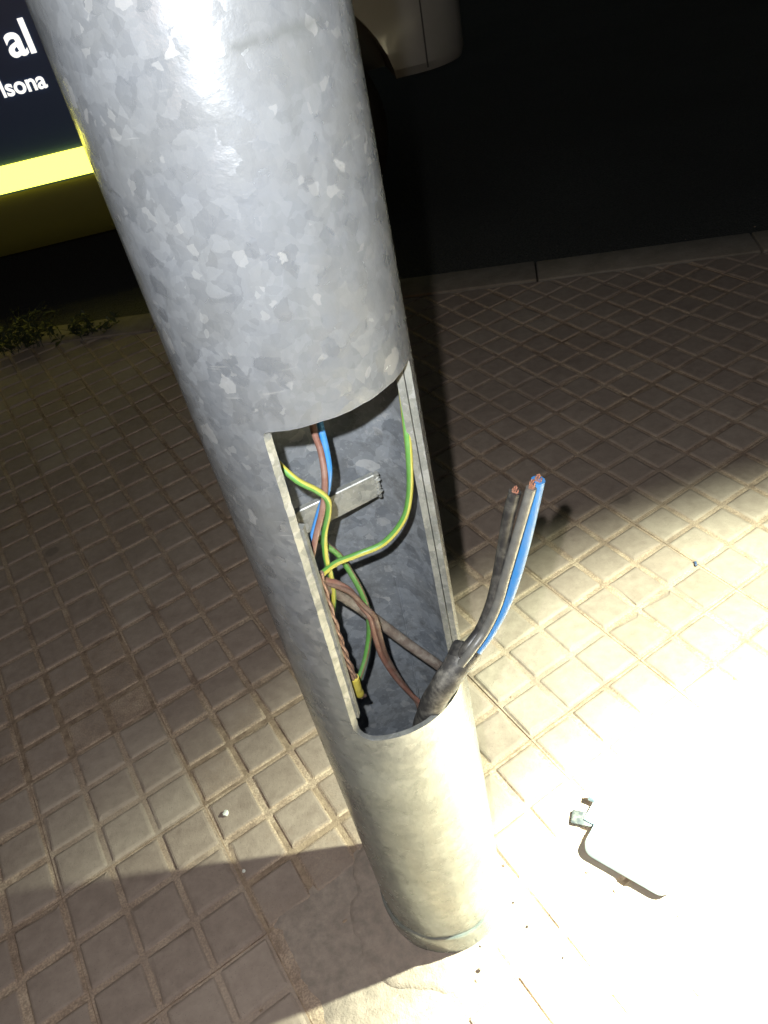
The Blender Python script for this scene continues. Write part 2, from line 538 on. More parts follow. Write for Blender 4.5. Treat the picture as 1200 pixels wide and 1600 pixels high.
# mortar smeared round the foot of the post, its broken edge feathering into the grooves
bm = bmesh.new()
rings = []
for i, f in enumerate((0.0, 0.35, 0.6, 0.8, 0.93, 1.0)):
    ring = []
    for j in range(56):
        a = 2 * PI * j / 56
        d = Vector((math.cos(a), math.sin(a)))
        w_ = 0.018 * noise.noise(Vector((d.x * 2.2, d.y * 2.2, 3))) + 0.010 * noise.noise(Vector((d.x * 7, d.y * 7, 9)))
        rx = (0.105 if d.x < 0 else 0.076) + w_ * (1 if d.x < 0 else .4)
        q = Vector((PX - 0.012, PY - 0.002)) + d * (0.05 + (rx - 0.05) * f)
        z = 0.0006 + 0.0060 * (1 - f) ** 2 + 0.0016 * noise.noise(Vector((q.x * 50, q.y * 50, 0)))
        if i == 5: z = DZ - 0.001
        ring.append(bm.verts.new((q.x, q.y, z)))
    rings.append(ring)
for a, b in zip(rings, rings[1:]):
    for j in range(56):
        bm.faces.new((a[j], a[(j + 1) % 56], b[(j + 1) % 56], b[j]))
obj('mortar_patch', bm, m_mortar, pavement, smooth=True, sharp=80)
# the flattened cells on the left
bm = bmesh.new()
nx, ny = 26, 22
gv = {}
for i in range(nx + 1):
    for jx in range(ny + 1):
        u, v = i / nx * 2 - 1, jx / ny * 2 - 1
        q = WORN + GA * u * 0.118 + GB * v * 0.104
        e = max(abs(u), abs(v))
        q += GA * 0.006 * noise.noise(Vector((v * 3, 1.5, u))) + GB * 0.006 * noise.noise(Vector((u * 3, 7.5, v)))
        cell = abs(((q - GO).dot(GA) / S) % 1 - .5), abs(((q - GO).dot(GB) / S) % 1 - .5)
        dip = -0.0012 * max(0, (max(cell) - .36) / .14)
        z = -0.0012 + dip + 0.0012 * noise.noise(Vector((q.x * 40, q.y * 40, 2)))
        if e > 0.86: z -= (e - .86) / .14 * 0.0032
        gv[i, jx] = bm.verts.new((q.x, q.y, z))
for i in range(nx):
    for jx in range(ny):
        bm.faces.new((gv[i, jx], gv[i + 1, jx], gv[i + 1, jx + 1], gv[i, jx + 1]))
obj('mortar_patch', bm, m_mortar, pavement, smooth=True, sharp=80)

# kerb stones
kerb = tag(empty('kerb', (KA.x, KA.y, 0)), kind='structure')
for n_ in range(-9, 11):
    bm = bmesh.new()
    L_ = 0.553
    s0 = 0.305 + n_ * L_
    box(bm, (s0 + .0012, 0.004, -0.16), (s0 + L_ - .0012, KW, 0.004 + rng.uniform(-.002, .002)), 0.006)
    bm.transform(Matrix(((kd.x, kn.x, 0), (kd.y, kn.y, 0), (0, 0, 1))).to_4x4())
    bm.transform(Matrix.Rotation(rng.uniform(-.004, .004), 4, 'Z'))
    obj('kerb_stone', bm, m_kerb, kerb, smooth=True)

# ------------------------------------------------------------------ lamp post
post = tag(empty('lamp_post', (PX, PY, 0)), 'galvanised steel lamp post standing on the paving with its wiring hatch open', 'lamp post')
WALL = 0.0042
SEG = 112
HZ0, HZ1 = 0.408, 0.6920
HA0, HA1 = R(-25.8), R(69.5)           # hatch, angle from the front (-y), to the right positive
ST = 2 * PI * PR / SEG
def wrap(s, z, rad):
    a = s / PR
    return Vector((PX + TILTX * z + rad * math.sin(a), PY + TILTY * z - rad * math.cos(a), z))
hole = []
s0, s1 = HA0 * PR, HA1 * PR
def arc(cx, cz, r, a0, a1, n):
    return [(cx + r * math.cos(R(a0 + (a1 - a0) * i / n)), cz + r * math.sin(R(a0 + (a1 - a0) * i / n))) for i in range(n + 1)]
rb_, rtop = 0.017, 0.003
hole += arc(s1 - rtop, HZ1 - rtop, rtop, 0, 90, 3)
hole += arc(s0 + rtop, HZ1 - rtop, rtop, 90, 180, 3)
hole += arc(s0 + rb_, HZ0 + rb_, rb_, 180, 270, 7)
hole += arc(s1 - rb_, HZ0 + rb_, rb_, 270, 360, 7)
dense = []
for a, b in zip(hole, hole[1:] + hole[:1]):
    L_ = math.hypot(b[0] - a[0], b[1] - a[1])
    nn = max(1, int(L_ / 0.004))
    for i in range(nn):
        t = i / nn
        dense.append((a[0] + (b[0] - a[0]) * t, a[1] + (b[1] - a[1]) * t))
def slant(s, z):
    # the left edge of the cut leans: further left at the bottom
    return s + (1 - min(1, max(0, (s - s0) / 0.03))) * R(6.0) * PR * (z - HZ0) / (HZ1 - HZ0)
# hand-cut: the flame-cut outline wanders a little
hole = [(s + 0.0005 * noise.noise(Vector((s * 160, z * 160, 0))), z + 0.0005 * noise.noise(Vector((s * 160, z * 160, 5)))) for s, z in [(slant(*q), q[1]) for q in dense]]
zs = [-0.05, 0.0, 0.05, 0.12, 0.2, 0.28, 0.34, 0.38] + [0.40 + 0.016 * i for i in range(21)] + [0.76, 0.82, 0.9, 1.0, 1.2, 1.6, 2.2, 3.0, 4.0]
half = PI * PR
pts, edges = [], []
ss = [-half + ST * i for i in range(SEG + 1)]
def inside(s, z, pad):
    return s0 - pad < s < s1 + pad and HZ0 - pad < z < HZ1 + pad
for z in zs:
    for s in ss:
        if not inside(s, z, 0.0016) or (s < s0 + 0.004 and s < slant(s0, z) - 0.0016):
            pts.append((s, z))
hb0 = len(pts)
pts += hole
edges = [(hb0 + i, hb0 + (i + 1) % len(hole)) for i in range(len(hole))]
vo, eo, fo_, *_ = delaunay_2d_cdt([Vector(q) for q in pts], edges, [], 0, 1e-6)
bm = bmesh.new()
ov = [bm.verts.new(wrap(v.x, v.y, PR)) for v in vo]
def bevelled(s, z):
    # flame-cut face on the left slopes, so that its thickness shows
    if inside(s, z, 0.0012) and s < s0 + 0.02 and HZ0 + .004 < z < HZ1 - 0.0015:
        return s + 0.0030 * min(1, max(0, (slant(s0, z) + 0.012 - s) / 0.012)) * min(1, (z - HZ0 - .004) / .012)
    return s
iv = [bm.verts.new(wrap(bevelled(v.x, v.y), v.y, PR - WALL)) for v in vo]
for f in fo_:
    c = sum((vo[i] for i in f), Vector((0, 0))) / len(f)
    if inside(c.x, c.y, 0.0006):
        # corners: test the rounded outline
        n_in = False
        for (ax, ay), (bx, by) in zip(hole, hole[1:] + hole[:1]):
            if (ay > c.y) != (by > c.y) and c.x < (bx - ax) * (c.y - ay) / (by - ay) + ax:
                n_in = not n_in
        if n_in:
            continue
    bm.faces.new([ov[i] for i in f]).material_index = 0
    bm.faces.new([iv[i] for i in reversed(f)]).material_index = 1
bmesh.ops.remove_doubles(bm, verts=bm.verts, dist=1e-5)
bm.verts.ensure_lookup_table()
bm.edges.ensure_lookup_table()
key = {}
for v in bm.verts:
    key[(round(v.co.x, 5), round(v.co.y, 5), round(v.co.z, 5))] = v
def find(p):
    return min((v for v in near_v), key=lambda v: (v.co - p).length_squared)
near_v = [v for v in bm.verts if HZ0 - .01 < v.co.z < HZ1 + .01]
ho = [find(wrap(s, z, PR)) for s, z in hole]
hi_ = [find(wrap(bevelled(s, z), z, PR - WALL)) for s, z in hole]
n_ = len(hole)
for i in range(n_):
    try:
        bm.faces.new((ho[i], ho[(i + 1) % n_], hi_[(i + 1) % n_], hi_[i])).material_index = 2
    except ValueError:
        pass
for f in bm.faces:
    f.smooth = True
for e in bm.edges:
    if len({f.material_index for f in e.link_faces}) > 1:
        e.smooth = False
me = bpy.data.meshes.new('post_tube'); bm.to_mesh(me); bm.free()
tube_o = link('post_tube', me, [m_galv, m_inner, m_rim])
adopt(tube_o, post)

# stiffening strips welded inside along both edges of the hatch; they show past the cut edge
def strip(sa, sb, za, zb, rad, th, mtl, name):
    bm = bmesh.new()
    nz_ = 24
    rows = []
    for i in range(nz_ + 1):
        z = za + (zb - za) * i / nz_
        wv = 0.0006 * noise.noise(Vector((z * 30, sa * 90, 1)))
        sl = slant(s0, z) - s0 if sa < 0 else 0.0
        rows.append([bm.verts.new(wrap((sa if q in (0, 3) else sb) + wv + sl, z, rad - (0 if q < 2 else th))) for q in range(4)])
    for a, b in zip(rows, rows[1:]):
        for q in range(4):
            bm.faces.new((a[q], a[(q + 1) % 4], b[(q + 1) % 4], b[q]))
    bm.faces.new(rows[0]); bm.faces.new(rows[-1])
    return adopt(obj(name, bm, mtl), post)
strip(s1 - 0.0016, s1 + 0.014, 0.39, 0.72, PR - WALL - 0.0004, 0.0045, m_rim, 'reinforcing_strip')
strip(s0 - 0.014, s0 + 0.0050, 0.43, 0.620, PR - WALL - 0.0004, 0.0045, m_rim, 'reinforcing_strip')

# welded foot collar
bm = bmesh.new()
def jit(r, z, a):
    return r + 0.0006 * noise.noise(Vector((math.cos(a) * 3, math.sin(a) * 3, z * 40))), z + (0.004 * noise.noise(Vector((math.cos(a) * 2.5, math.sin(a) * 2.5, 4))) if z > 0.02 else 0)
lathe(bm, [(PR + 0.0015, -0.02), (PR + 0.0020, 0.012), (PR + 0.0022, 0.030), (PR + 0.0018, 0.035), (PR + 0.0008, 0.0375), (PR - 0.0010, 0.0385)], 96, (PX, PY), jit)
adopt(obj('base_collar', bm, m_galv, smooth=True, sharp=60), post)
# earth-filled bottom of the tube
bm = bmesh.new()
rings = lathe(bm, [(PR - WALL - .0003, 0.20), (0.04, 0.192), (0.02, 0.197), (0.002, 0.195)], 40, (PX + TILTX * .2, PY + TILTY * .2), lambda r, z, a: (r, z + 0.006 * noise.noise(Vector((r * 40 * math.cos(a), r * 40 * math.sin(a), 0)))))
bm.faces.new(rings[-1])
adopt(obj('tube_filling', bm, m_inner, smooth=True), post)
BK = {"earthA": [[0.02808, 0.39295, 0.67977], [0.02822, 0.3944, 0.66784], [0.02621, 0.38614, 0.65044], [0.02346, 0.37931, 0.62677], [0.01917, 0.38331, 0.5936], [0.01134, 0.38531, 0.57062], [-0.00499, 0.38531, 0.55437], [-0.02397, 0.38331, 0.55141], [-0.03992, 0.37731, 0.5538], [-0.05167, 0.36731, 0.55522], [-0.06321, 0.36131, 0.5497], [-0.07181, 0.36131, 0.53005]], "earthB": [[-0.05646, 0.37131, 0.65538], [-0.05266, 0.36931, 0.64706], [-0.04539, 0.36531, 0.63708], [-0.03677, 0.36531, 0.62739], [-0.03221, 0.36731, 0.61716], [-0.03414, 0.37131, 0.60381], [-0.04121, 0.37531, 0.58302], [-0.04496, 0.37531, 0.56356], [-0.04595, 0.37731, 0.54325], [-0.04898, 0.38131, 0.52045], [-0.05468, 0.38731, 0.49718], [-0.06289, 0.39631, 0.47302]], "earthC": [[-0.04811, 0.38931, 0.57096], [-0.04433, 0.38931, 0.56245], [-0.03764, 0.39131, 0.54716], [-0.03293, 0.39131, 0.5261], [-0.02961, 0.39131, 0.5031], [-0.02988, 0.39331, 0.48091], [-0.03362, 0.39531, 0.45572], [-0.04087, 0.39131, 0.43528], [-0.04856, 0.38731, 0.42084], [-0.05475, 0.38331, 0.41143]], "blue": [[-0.02422, 0.39131, 0.66621], [-0.02505, 0.38931, 0.65368], [-0.02558, 0.38531, 0.63958], [-0.02709, 0.38131, 0.62788], [-0.03167, 0.38131, 0.61367], [-0.03858, 0.37531, 0.60458], [-0.04642, 0.37131, 0.59113], [-0.05286, 0.36731, 0.57851], [-0.06024, 0.36531, 0.56016]], "brown": [[-0.029, 0.39131, 0.66757], [-0.02966, 0.38731, 0.65349], [-0.02883, 0.38331, 0.64196], [-0.03001, 0.37731, 0.62923], [-0.03311, 0.37331, 0.61783], [-0.0378, 0.36931, 0.60665], [-0.04462, 0.36731, 0.59298], [-0.05154, 0.36531, 0.57761], [-0.05832, 0.36331, 0.56151]], "cableGrey": [[-0.06629, 0.37131, 0.54867], [-0.0548, 0.37731, 0.53856], [-0.04701, 0.38531, 0.51895], [-0.03543, 0.39331, 0.4902], [-0.02103, 0.39731, 0.4581], [-0.00531, 0.39731, 0.42843], [0.01163, 0.39531, 0.40097], [0.02761, 0.40164, 0.36341]], "brownThick": [[-0.05787, 0.37131, 0.5502], [-0.05045, 0.37431, 0.5427], [-0.043, 0.37531, 0.53522], [-0.03595, 0.37531, 0.52553], [-0.03091, 0.37531, 0.50955], [-0.02631, 0.37531, 0.49458], [-0.0268, 0.37731, 0.47049], [-0.02649, 0.38131, 0.44222], [-0.02169, 0.38731, 0.40521], [-0.01502, 0.39131, 0.37583], [-0.00962, 0.39131, 0.35687], [-0.00896, 0.39131, 0.32729]], "copper": [[-0.05094, 0.36131, 0.56402], [-0.05174, 0.36131, 0.5425], [-0.05218, 0.36131, 0.51757], [-0.05278, 0.36331, 0.48939], [-0.05277, 0.36531, 0.46441], [-0.05224, 0.36731, 0.44505], [-0.0531, 0.36931, 0.42288], [-0.05097, 0.37331, 0.41053]], "sheath": [[-0.05071, 0.39131, 0.15782], [-0.02983, 0.38131, 0.26673], [-0.01079, 0.36731, 0.35422], [0.00147, 0.35131, 0.40882], [0.01497, 0.34331, 0.44314], [0.0267, 0.34731, 0.45588], [0.03431, 0.35331, 0.45914]], "black": [[0.02654, 0.34531, 0.45846], [0.03512, 0.34731, 0.47061], [0.04696, 0.35331, 0.47866], [0.05789, 0.35731, 0.49814], [0.06608, 0.36131, 0.52086], [0.07292, 0.36331, 0.54765], [0.07833, 0.36331, 0.57199], [0.08393, 0.36331, 0.59048]], "brownc": [[0.03015, 0.35331, 0.44851], [0.03981, 0.35531, 0.46064], [0.05305, 0.36131, 0.4708], [0.06502, 0.36531, 0.49042], [0.0755, 0.36931, 0.5129], [0.0838, 0.37131, 0.53672], [0.09078, 0.37131, 0.56123], [0.09669, 0.37131, 0.58016]], "grey": [[0.02788, 0.34131, 0.46151], [0.03817, 0.34331, 0.47287], [0.05005, 0.34931, 0.48216], [0.06171, 0.35331, 0.50111], [0.07041, 0.35631, 0.52438], [0.07852, 0.35831, 0.54742], [0.086, 0.35931, 0.57014], [0.09334, 0.35931, 0.59391]], "bluec": [[0.03226, 0.34931, 0.44967], [0.04283, 0.35131, 0.46211], [0.05587, 0.35631, 0.47407], [0.06914, 0.36031, 0.49433], [0.07919, 0.36331, 0.51759], [0.08732, 0.36531, 0.54227], [0.09313, 0.36531, 0.56558], [0.09977, 0.36531, 0.59357]], "bar": [[-0.06584, 0.41931, 0.56985], [-0.0004, 0.43531, 0.57519], [-0.00099, 0.43531, 0.55467], [-0.06943, 0.41931, 0.54579]], "seam": [[-0.00333, 0.45631, 0.44953], [-0.00303, 0.45631, 0.42524], [-0.00494, 0.45631, 0.36465], [-0.00797, 0.45631, 0.30718], [-0.00961, 0.45631, 0.27609]]}
# seam of the tube, inside
bm = bmesh.new()
path = []
for p in spline(BK['seam'], 6):
    c_ = Vector((PX + TILTX * p.z, PY + TILTY * p.z))
    d = (Vector((p.x, p.y)) - c_).normalized() * (PR - WALL - 0.0004)
    path.append(Vector((c_.x + d.x, c_.y + d.y, p.z)))
tube(bm, path, 0.0013, 6)
adopt(obj('tube_seam', bm, m_inner), post)
# flat fixing bar welded across the inside
bm = bmesh.new()
b4 = [Vector(p) for p in BK['bar']]
e1 = (b4[1] - b4[0]).normalized()
nn_ = (b4[1] - b4[0]).cross(b4[3] - b4[0]).normalized()
if nn_.y < 0: nn_ = -nn_
f4 = [bm.verts.new(p) for p in b4]
g4 = [bm.verts.new(p + nn_ * 0.005) for p in b4]
bm.faces.new(f4); bm.faces.new(g4[::-1])
for i in range(4):
    bm.faces.new((f4[i], f4[(i + 1) % 4], g4[(i + 1) % 4], g4[i]))
bmesh.ops.bevel(bm, geom=bm.edges[:], offset=0.0007, segments=1, affect='EDGES')
bar = adopt(obj('fixing_bar', bm, m_bar), post)
bm = bmesh.new()
pw = [b4[1] + (b4[2] - b4[1]) * t + e1 * 0.001 for t in (-.05, .3, .65, 1.05)]
pw = [p + Vector((0.0012 * math.sin(i * 9), 0.001, 0)) for i, p in enumerate(spline(pw, 5))]
tube(bm, pw, lambda t: 0.0017 + 0.0004 * math.sin(t * 25), 8)
wb = obj('weld_bead', bm, m_bar, bar, smooth=True)
wb.location = -bar.location - post.location if False else (0, 0, 0)

# ------------------------------------------------------------------ wires
def wire(name, key, rad, mats, label, cat='wire', seg=12, mi=None, twist=0.0, parent=None, wob=0.0):
    bm = bmesh.new()
    path = spline(BK[key], 9)
    if wob:
        path = [p + wob * noise.noise_vector(p * 60) for p in path]
    tube(bm, path, rad, seg, mi, twist)
    o = obj(name, bm, mats, smooth=True)
    if parent is not None:
        adopt(o, parent)
    elif label:
        tag(o, label, cat)
    return o, path
def copper_tip(path, rad, parent, ln=0.006, strands=9, mtl=None, out=0.0018):
    """fanned strands of bare copper in the cut end of a wire, one mesh"""
    bm = bmesh.new()
    t = (path[-1] - path[-2]).normalized()
    u = t.orthogonal().normalized(); v = t.cross(u)
    rr = random.Random(len(path))
    for i in range(strands):
        a = 2 * PI * i / (strands - 1); q = 0.0 if i == 0 else rad * 0.62
        s_ = path[-1] - t * 0.003 + q * (math.cos(a) * u + math.sin(a) * v)
        e_ = path[-1] + t * (ln + rr.uniform(-.002, .001)) + (q + out * rr.random()) * (math.cos(a) * u + math.sin(a) * v)
        bend = Vector((rr.uniform(-1, 1), rr.uniform(-1, 1), rr.uniform(-1, 1))) * rad * 0.25
        tube(bm, [s_, (s_ + e_) / 2 + bend, e_], rad * 0.21, 6)
    o = obj('copper_tip', bm, mtl or m_copper, parent, smooth=True)
    return o
gy = lambda j: 1 if j % 12 in (0, 1, 2, 6, 7, 8) else 0
wire('earth_wire', 'earthA', 0.0023, [m_green, m_yellow], 'green and yellow earth wire curving down the right inside of the open hatch', mi=gy, twist=9)
wire('earth_wire', 'earthB', 0.0021, [m_green, m_yellow], 'green and yellow earth wire from the upper left hatch edge crossing the blue wire', mi=gy, twist=14)
o, pth = wire('earth_wire', 'earthC', 0.0023, [m_green, m_brown], 'dull green wire with a brown stripe hanging beside the thick brown wires', mi=lambda j: 1 if j in (0, 1, 2, 7) else 0, twist=9)
copper_tip(pth, 0.0022, o, 0.004)
wire('blue_wire', 'blue', 0.0022, m_blue, 'thin blue wire running down inside the hatch beside a brown one')
wire('brown_wire', 'brown', 0.0021, m_brown, 'thin reddish brown wire running down inside the hatch beside the blue one')
# pair of thick brown wires lying together
bm = bmesh.new()
base_p = spline(BK['brownThick'], 9)
tw = empty('brown_wire', base_p[0])
tag(tw, 'two thick brown wires lying together and curving to the bottom right of the hatch', 'wire')
for sgn in (-1, 1):
    bm = bmesh.new()
    path = []
    for i, p in enumerate(base_p):
        a = i * 0.06 + (PI if sgn > 0 else 0)
        path.append(p + 0.0019 * Vector((math.cos(a), math.sin(a) * .5, 0)))
    tube(bm, path, 0.0021, 10)
    adopt(obj('conductor', bm, m_brown if sgn < 0 else m_brown_dk, smooth=True), tw)
wire('brown_cable', 'cableGrey', 0.0043, m_sheath_br, 'dusty brown round cable slanting behind the other wires to the bottom right', 'cable', 14)
# bare braided copper along the left lip, taped
base_p = spline(BK['copper'], 9)
br = tag(empty('copper_lead', base_p[0]), 'bare twisted copper lead along the left edge of the hatch with a yellow taped end', 'wire')
for q in range(3):
    bm = bmesh.new()
    path = []
    s_ = 0
    for i, p in enumerate(base_p):
        if i: s_ += (p - base_p[i - 1]).length
        a = s_ * 120 + q * 2 * PI / 3
        path.append(p + 0.0016 * Vector((math.cos(a), math.sin(a), 0)))
    tube(bm, path, 0.0016, 8)
    adopt(obj('strand', bm, m_copper_old, smooth=True), br)
i0, i1 = int(len(base_p) * .72), int(len(base_p) * .90)
for q in range(3):
    bm = bmesh.new()
    ia = i0 + (i1 - i0) * q // 3
    ib = i0 + (i1 - i0) * (q + 1) // 3
    tube(bm, base_p[ia:ib + 1], lambda t, q=q: 0.0042 - 0.0006 * abs(t - .5), 12)
    adopt(obj('tape_wrap', bm, m_tape, smooth=True), br)

# supply cable hanging out of the hatch over its lower rim
cab = tag(empty('supply_cable', BK['sheath'][3]), 'thick black supply cable hanging out of the hatch with its four cut cores bent upwards', 'cable')
bm = bmesh.new()
sp = spline(BK['sheath'], 9)
tube(bm, sp, lambda t: 0.0098 * (1 + 0.03 * math.sin(t * 40)) if t < .985 else 0.0092, 20)
adopt(obj('sheath', bm, m_sheath, smooth=True), cab)
# torn, folded-back lip of the sheath
bm = bmesh.new()
t_ = (sp[-1] - sp[-3]).normalized()
u_ = t_.orthogonal().normalized(); v_ = t_.cross(u_)
rings = []
for i, (dl, rr) in enumerate(((-.010, .0102), (-.004, .0114), (.001, .0118), (.003, .0104), (.001, .0088))):
    rings.append([bm.verts.new(sp[-1] + t_ * (dl + .0022 * noise.noise(Vector((j * .5, 1, 3)))) + (rr + .0010 * noise.noise(Vector((j * .7, i * .5, 8)))) * (math.cos(2 * PI * j / 20) * u_ + math.sin(2 * PI * j / 20) * v_)) for j in range(20)])
for a, b in zip(rings, rings[1:]):
    for j in range(20):
        bm.faces.new((a[j], a[(j + 1) % 20], b[(j + 1) % 20], b[j]))
adopt(obj('sheath_collar', bm, m_black, smooth=True, sharp=70), cab)
for key, mtl, rd in (('black', m_black, .0042), ('brownc', m_black, .0040), ('grey', m_grey, .0034), ('bluec', m_blue, .0046)):
    o, pth = wire('core', key, rd, mtl, None, parent=cab, seg=14)
    tip = copper_tip(pth, rd * 0.55, o, 0.0022 if key != 'grey' else 0.0045, strands=14, out=0.0010)
    tip.location = (0, 0, 0)
    if key == 'bluec':
        o['label'] = 'blue core'
    elif key == 'grey':
        o['label'] = 'grey core'

# ------------------------------------------------------------------ white plastic box in the torch beam
bx = tag(empty('plastic_box', (0.175, 0.385, 0.001)), 'small white rounded plastic box lying on the paving right of the post', 'plastic box')
bm = bmesh.new()
def rrect(hx, hy, r, n=5):
    out = []
    for cx, cy, a0 in ((hx - r, hy - r, 0), (-hx + r, hy - r, 90), (-hx + r, -hy + r, 180), (hx - r, -hy + r, 270)):
        out += [(cx + r * math.cos(R(a0 + 90 * i / n)), cy + r * math.sin(R(a0 + 90 * i / n))) for i in range(n + 1)]
    return out
def stack(bm, layers):
    rs = []
    for hx, hy, r, z in layers:
        rs.append([bm.verts.new((x, y, z)) for x, y in rrect(hx, hy, r)])
    for a, b in zip(rs, rs[1:]):
        for j in range(len(a)):
            bm.faces.new((a[j], a[(j + 1) % len(a)], b[(j + 1) % len(a)], b[j]))
    bm.faces.new(rs[0][::-1]); bm.faces.new(rs[-1])
stack(bm, [(.049, .0235, .012, 0), (.050, .0245, .0125, .003), (.050, .0245, .0125, .011), (.0485, .023, .012, .0145), (.045, .0195, .010, .016)])
body = obj('box_body', bm, m_white_pl, bx, smooth=True, sharp=50)
bm = bmesh.new()
box(bm, (-.006, -.0045, .002), (.006, .0045, .014), .002)
bm.transform(Matrix.Translation((-.066, .041, 0)) @ Matrix.Rotation(R(8), 4, 'Z'))
box(bm, (-.0635, .014, .003), (-.0585, .040, .0075), .001)
box(bm, (-.0635, .0105, .003), (-.046, .0155, .0075), .001)
obj('clip', bm, m_white_pl, bx, smooth=True)
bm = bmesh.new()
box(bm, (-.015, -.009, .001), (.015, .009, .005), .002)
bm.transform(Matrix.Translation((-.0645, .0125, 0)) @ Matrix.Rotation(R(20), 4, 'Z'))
obj('clip_shadow', bm, m_clip_shadow, bx, smooth=True)  # dark plate standing in for the clip's cast shadow
bm = bmesh.new()
path = [Vector((-.022 + .006 * math.cos(a), .014 + .006 * math.sin(a), .0162)) for a in [R(-20 + 14 * i) for i in range(9)]]
tube(bm, path, .0009, 6)
obj('moulded_ridge', bm, m_grey, bx, smooth=True)
bx.rotation_euler = (0, 0, R(-46))
bx.location = (0.182, 0.374, -0.0005)

# ------------------------------------------------------------------ small litter
def pebble(name, loc, size, mtl, label, cat, seed):
    bm = bmesh.new()
    bmesh.ops.create_icosphere(bm, subdivisions=2, radius=size)
    for v in bm.verts:
        v.co *= 1 + 0.35 * noise.noise(v.co * (1.3 / size) + Vector((seed, 0, 0)))
        v.co.z *= 0.6
    o = obj(name, bm, mtl)
    o.location = loc
    o.rotation_euler = (0, 0, seed)
    return tag(o, label, cat)
m_stone = mat('pale_stone', (0.62, 0.60, 0.54), 0.8)
m_twig = plastic('dry_brown', (0.10, 0.06, 0.04), 0.9)
pebble('pebble', (-0.297, 0.549, 0.003), 0.0042, m_stone, 'pale pebble lying in the torchlight left of the post', 'pebble', 2)
pebble('pebble', (-0.274, 0.467, 0.0012), 0.0023, m_stone, 'tiny pale pebble lying in the shadow of the post', 'pebble', 5)
bm = bmesh.new()
box(bm, (-.0045, -.0018, 0), (.0045, .0018, .003), .0008)
m_scrap = plastic('dull_blue_plastic', (0.03, 0.06, 0.14), 0.6)
o = tag(obj('plastic_scrap', bm, m_scrap, smooth=True), 'small blue scrap of plastic lying on the paving far right of the post', 'scrap')
o.location = (0.451, 0.776, 0.0); o.rotation_euler = (0, 0, R(75))
# crumbs of mortar broken off round the foot
bm = bmesh.new()
rc = random.Random(11)
for i in range(7):
    a = rc.uniform(-1.5, 0.2)
    d = PR + 0.006 + abs(rc.gauss(0, 0.035))
    q = Vector((PX + d * math.cos(a), PY + d * math.sin(a)))
    sz = rc.uniform(.0005, .0022) if rc.random() < .9 else rc.uniform(.0016, .0028)
    mm = Matrix.Translation((q.x, q.y, 0.0012 + sz * .3)) @ Matrix.Rotation(rc.uniform(0, 6), 4, 'Z') @ Matrix.Diagonal((sz * rc.uniform(.8, 1.6), sz, sz * .7, 1))
    n0 = len(bm.verts)
    bmesh.ops.create_icosphere(bm, subdivisions=1, radius=1, matrix=mm)
for v in bm.verts:
    v.co += 0.0006 * noise.noise_vector(v.co * 900)
tag(obj('mortar_crumbs', bm, m_mortar), kind='stuff')
bm = bmesh.new()
for i in range(700):
    q = Vector((rc.uniform(-1.1, 1.2), rc.uniform(0.1, 1.9)))
    sz = rc.uniform(.0006, .0018)
    mm = Matrix.Translation((q.x, q.y, -0.0035 + sz)) @ Matrix.Rotation(rc.uniform(0, 6), 4, 'Z') @ Matrix.Diagonal((sz * rc.uniform(.8, 2), sz, sz * .7, 1))
    bmesh.ops.create_icosphere(bm, subdivisions=1, radius=1, matrix=mm)
tag(obj('grit', bm, m_sand), kind='stuff')

# ------------------------------------------------------------------ weeds in the kerb joint
m_leaf = mat('weed_leaf', (0.05, 0.075, 0.02), 0.6)
k = N(m_leaf); k.base(k.ramp(k.noise(k.pos(), 40, 3), [(0.3, (0.012, 0.017, 0.006)), (0.7, (0.03, 0.04, 0.013))]))
def weed(cx, cy, n, h, label, seed):
    rr = random.Random(seed)
    root = tag(empty('weed', (cx, cy, 0)), label, 'weed')
    bs, bl = bmesh.new(), bmesh.new()
    for i in range(n):
        a = rr.uniform(0, 2 * PI); ln = h * rr.uniform(.5, 1.1); lean = rr.uniform(.3, 1.3)
        b0 = Vector((rr.gauss(0, .05), rr.gauss(0, .02), 0))
        pth = [b0 + Vector((math.cos(a), math.sin(a), 0)) * ln * lean * t * t + Vector((0, 0, ln * t * (1 - .25 * lean * t))) for t in (0, .3, .6, 1)]
        tube(bs, pth, lambda t: .0012 * (1 - .6 * t), 5)
        for j in range(7):
            t = rr.uniform(.15, 1); p = pth[min(3, int(t * 3))].lerp(pth[min(3, int(t * 3) + 1)], (t * 3) % 1)
            d = Vector((rr.uniform(-1, 1), rr.uniform(-1, 1), rr.uniform(-.1, .8))).normalized()
            s_ = d.cross(Vector((0, 0, 1))).normalized(); L_ = rr.uniform(.012, .034); w_ = L_ * .28
            vs_ = [bl.verts.new(q) for q in (p, p + d * L_ * .45 + s_ * w_ + Vector((0, 0, .003)), p + d * L_ - Vector((0, 0, .004)), p + d * L_ * .45 - s_ * w_ + Vector((0, 0, .003)))]
            mv = bl.verts.new(p + d * L_ * .5 - Vector((0, 0, .001)))
            for q in range(4):
                bl.faces.new((vs_[q], vs_[(q + 1) % 4], mv))
    obj('stems', bs, m_leaf, root)
    obj('leaves', bl, m_leaf, root)
ka = lambda s, d=0.0: KA + kd * s + kn * d
q = ka(-1.22, 0.0); weed(q.x, q.y, 46, .11, 'dark leafy weeds growing out of the kerb joint at the left edge', 1)
q = ka(-1.02, 0.03); weed(q.x, q.y, 16, .06, 'low sparse weeds beside the taller clump at the kerb', 4)

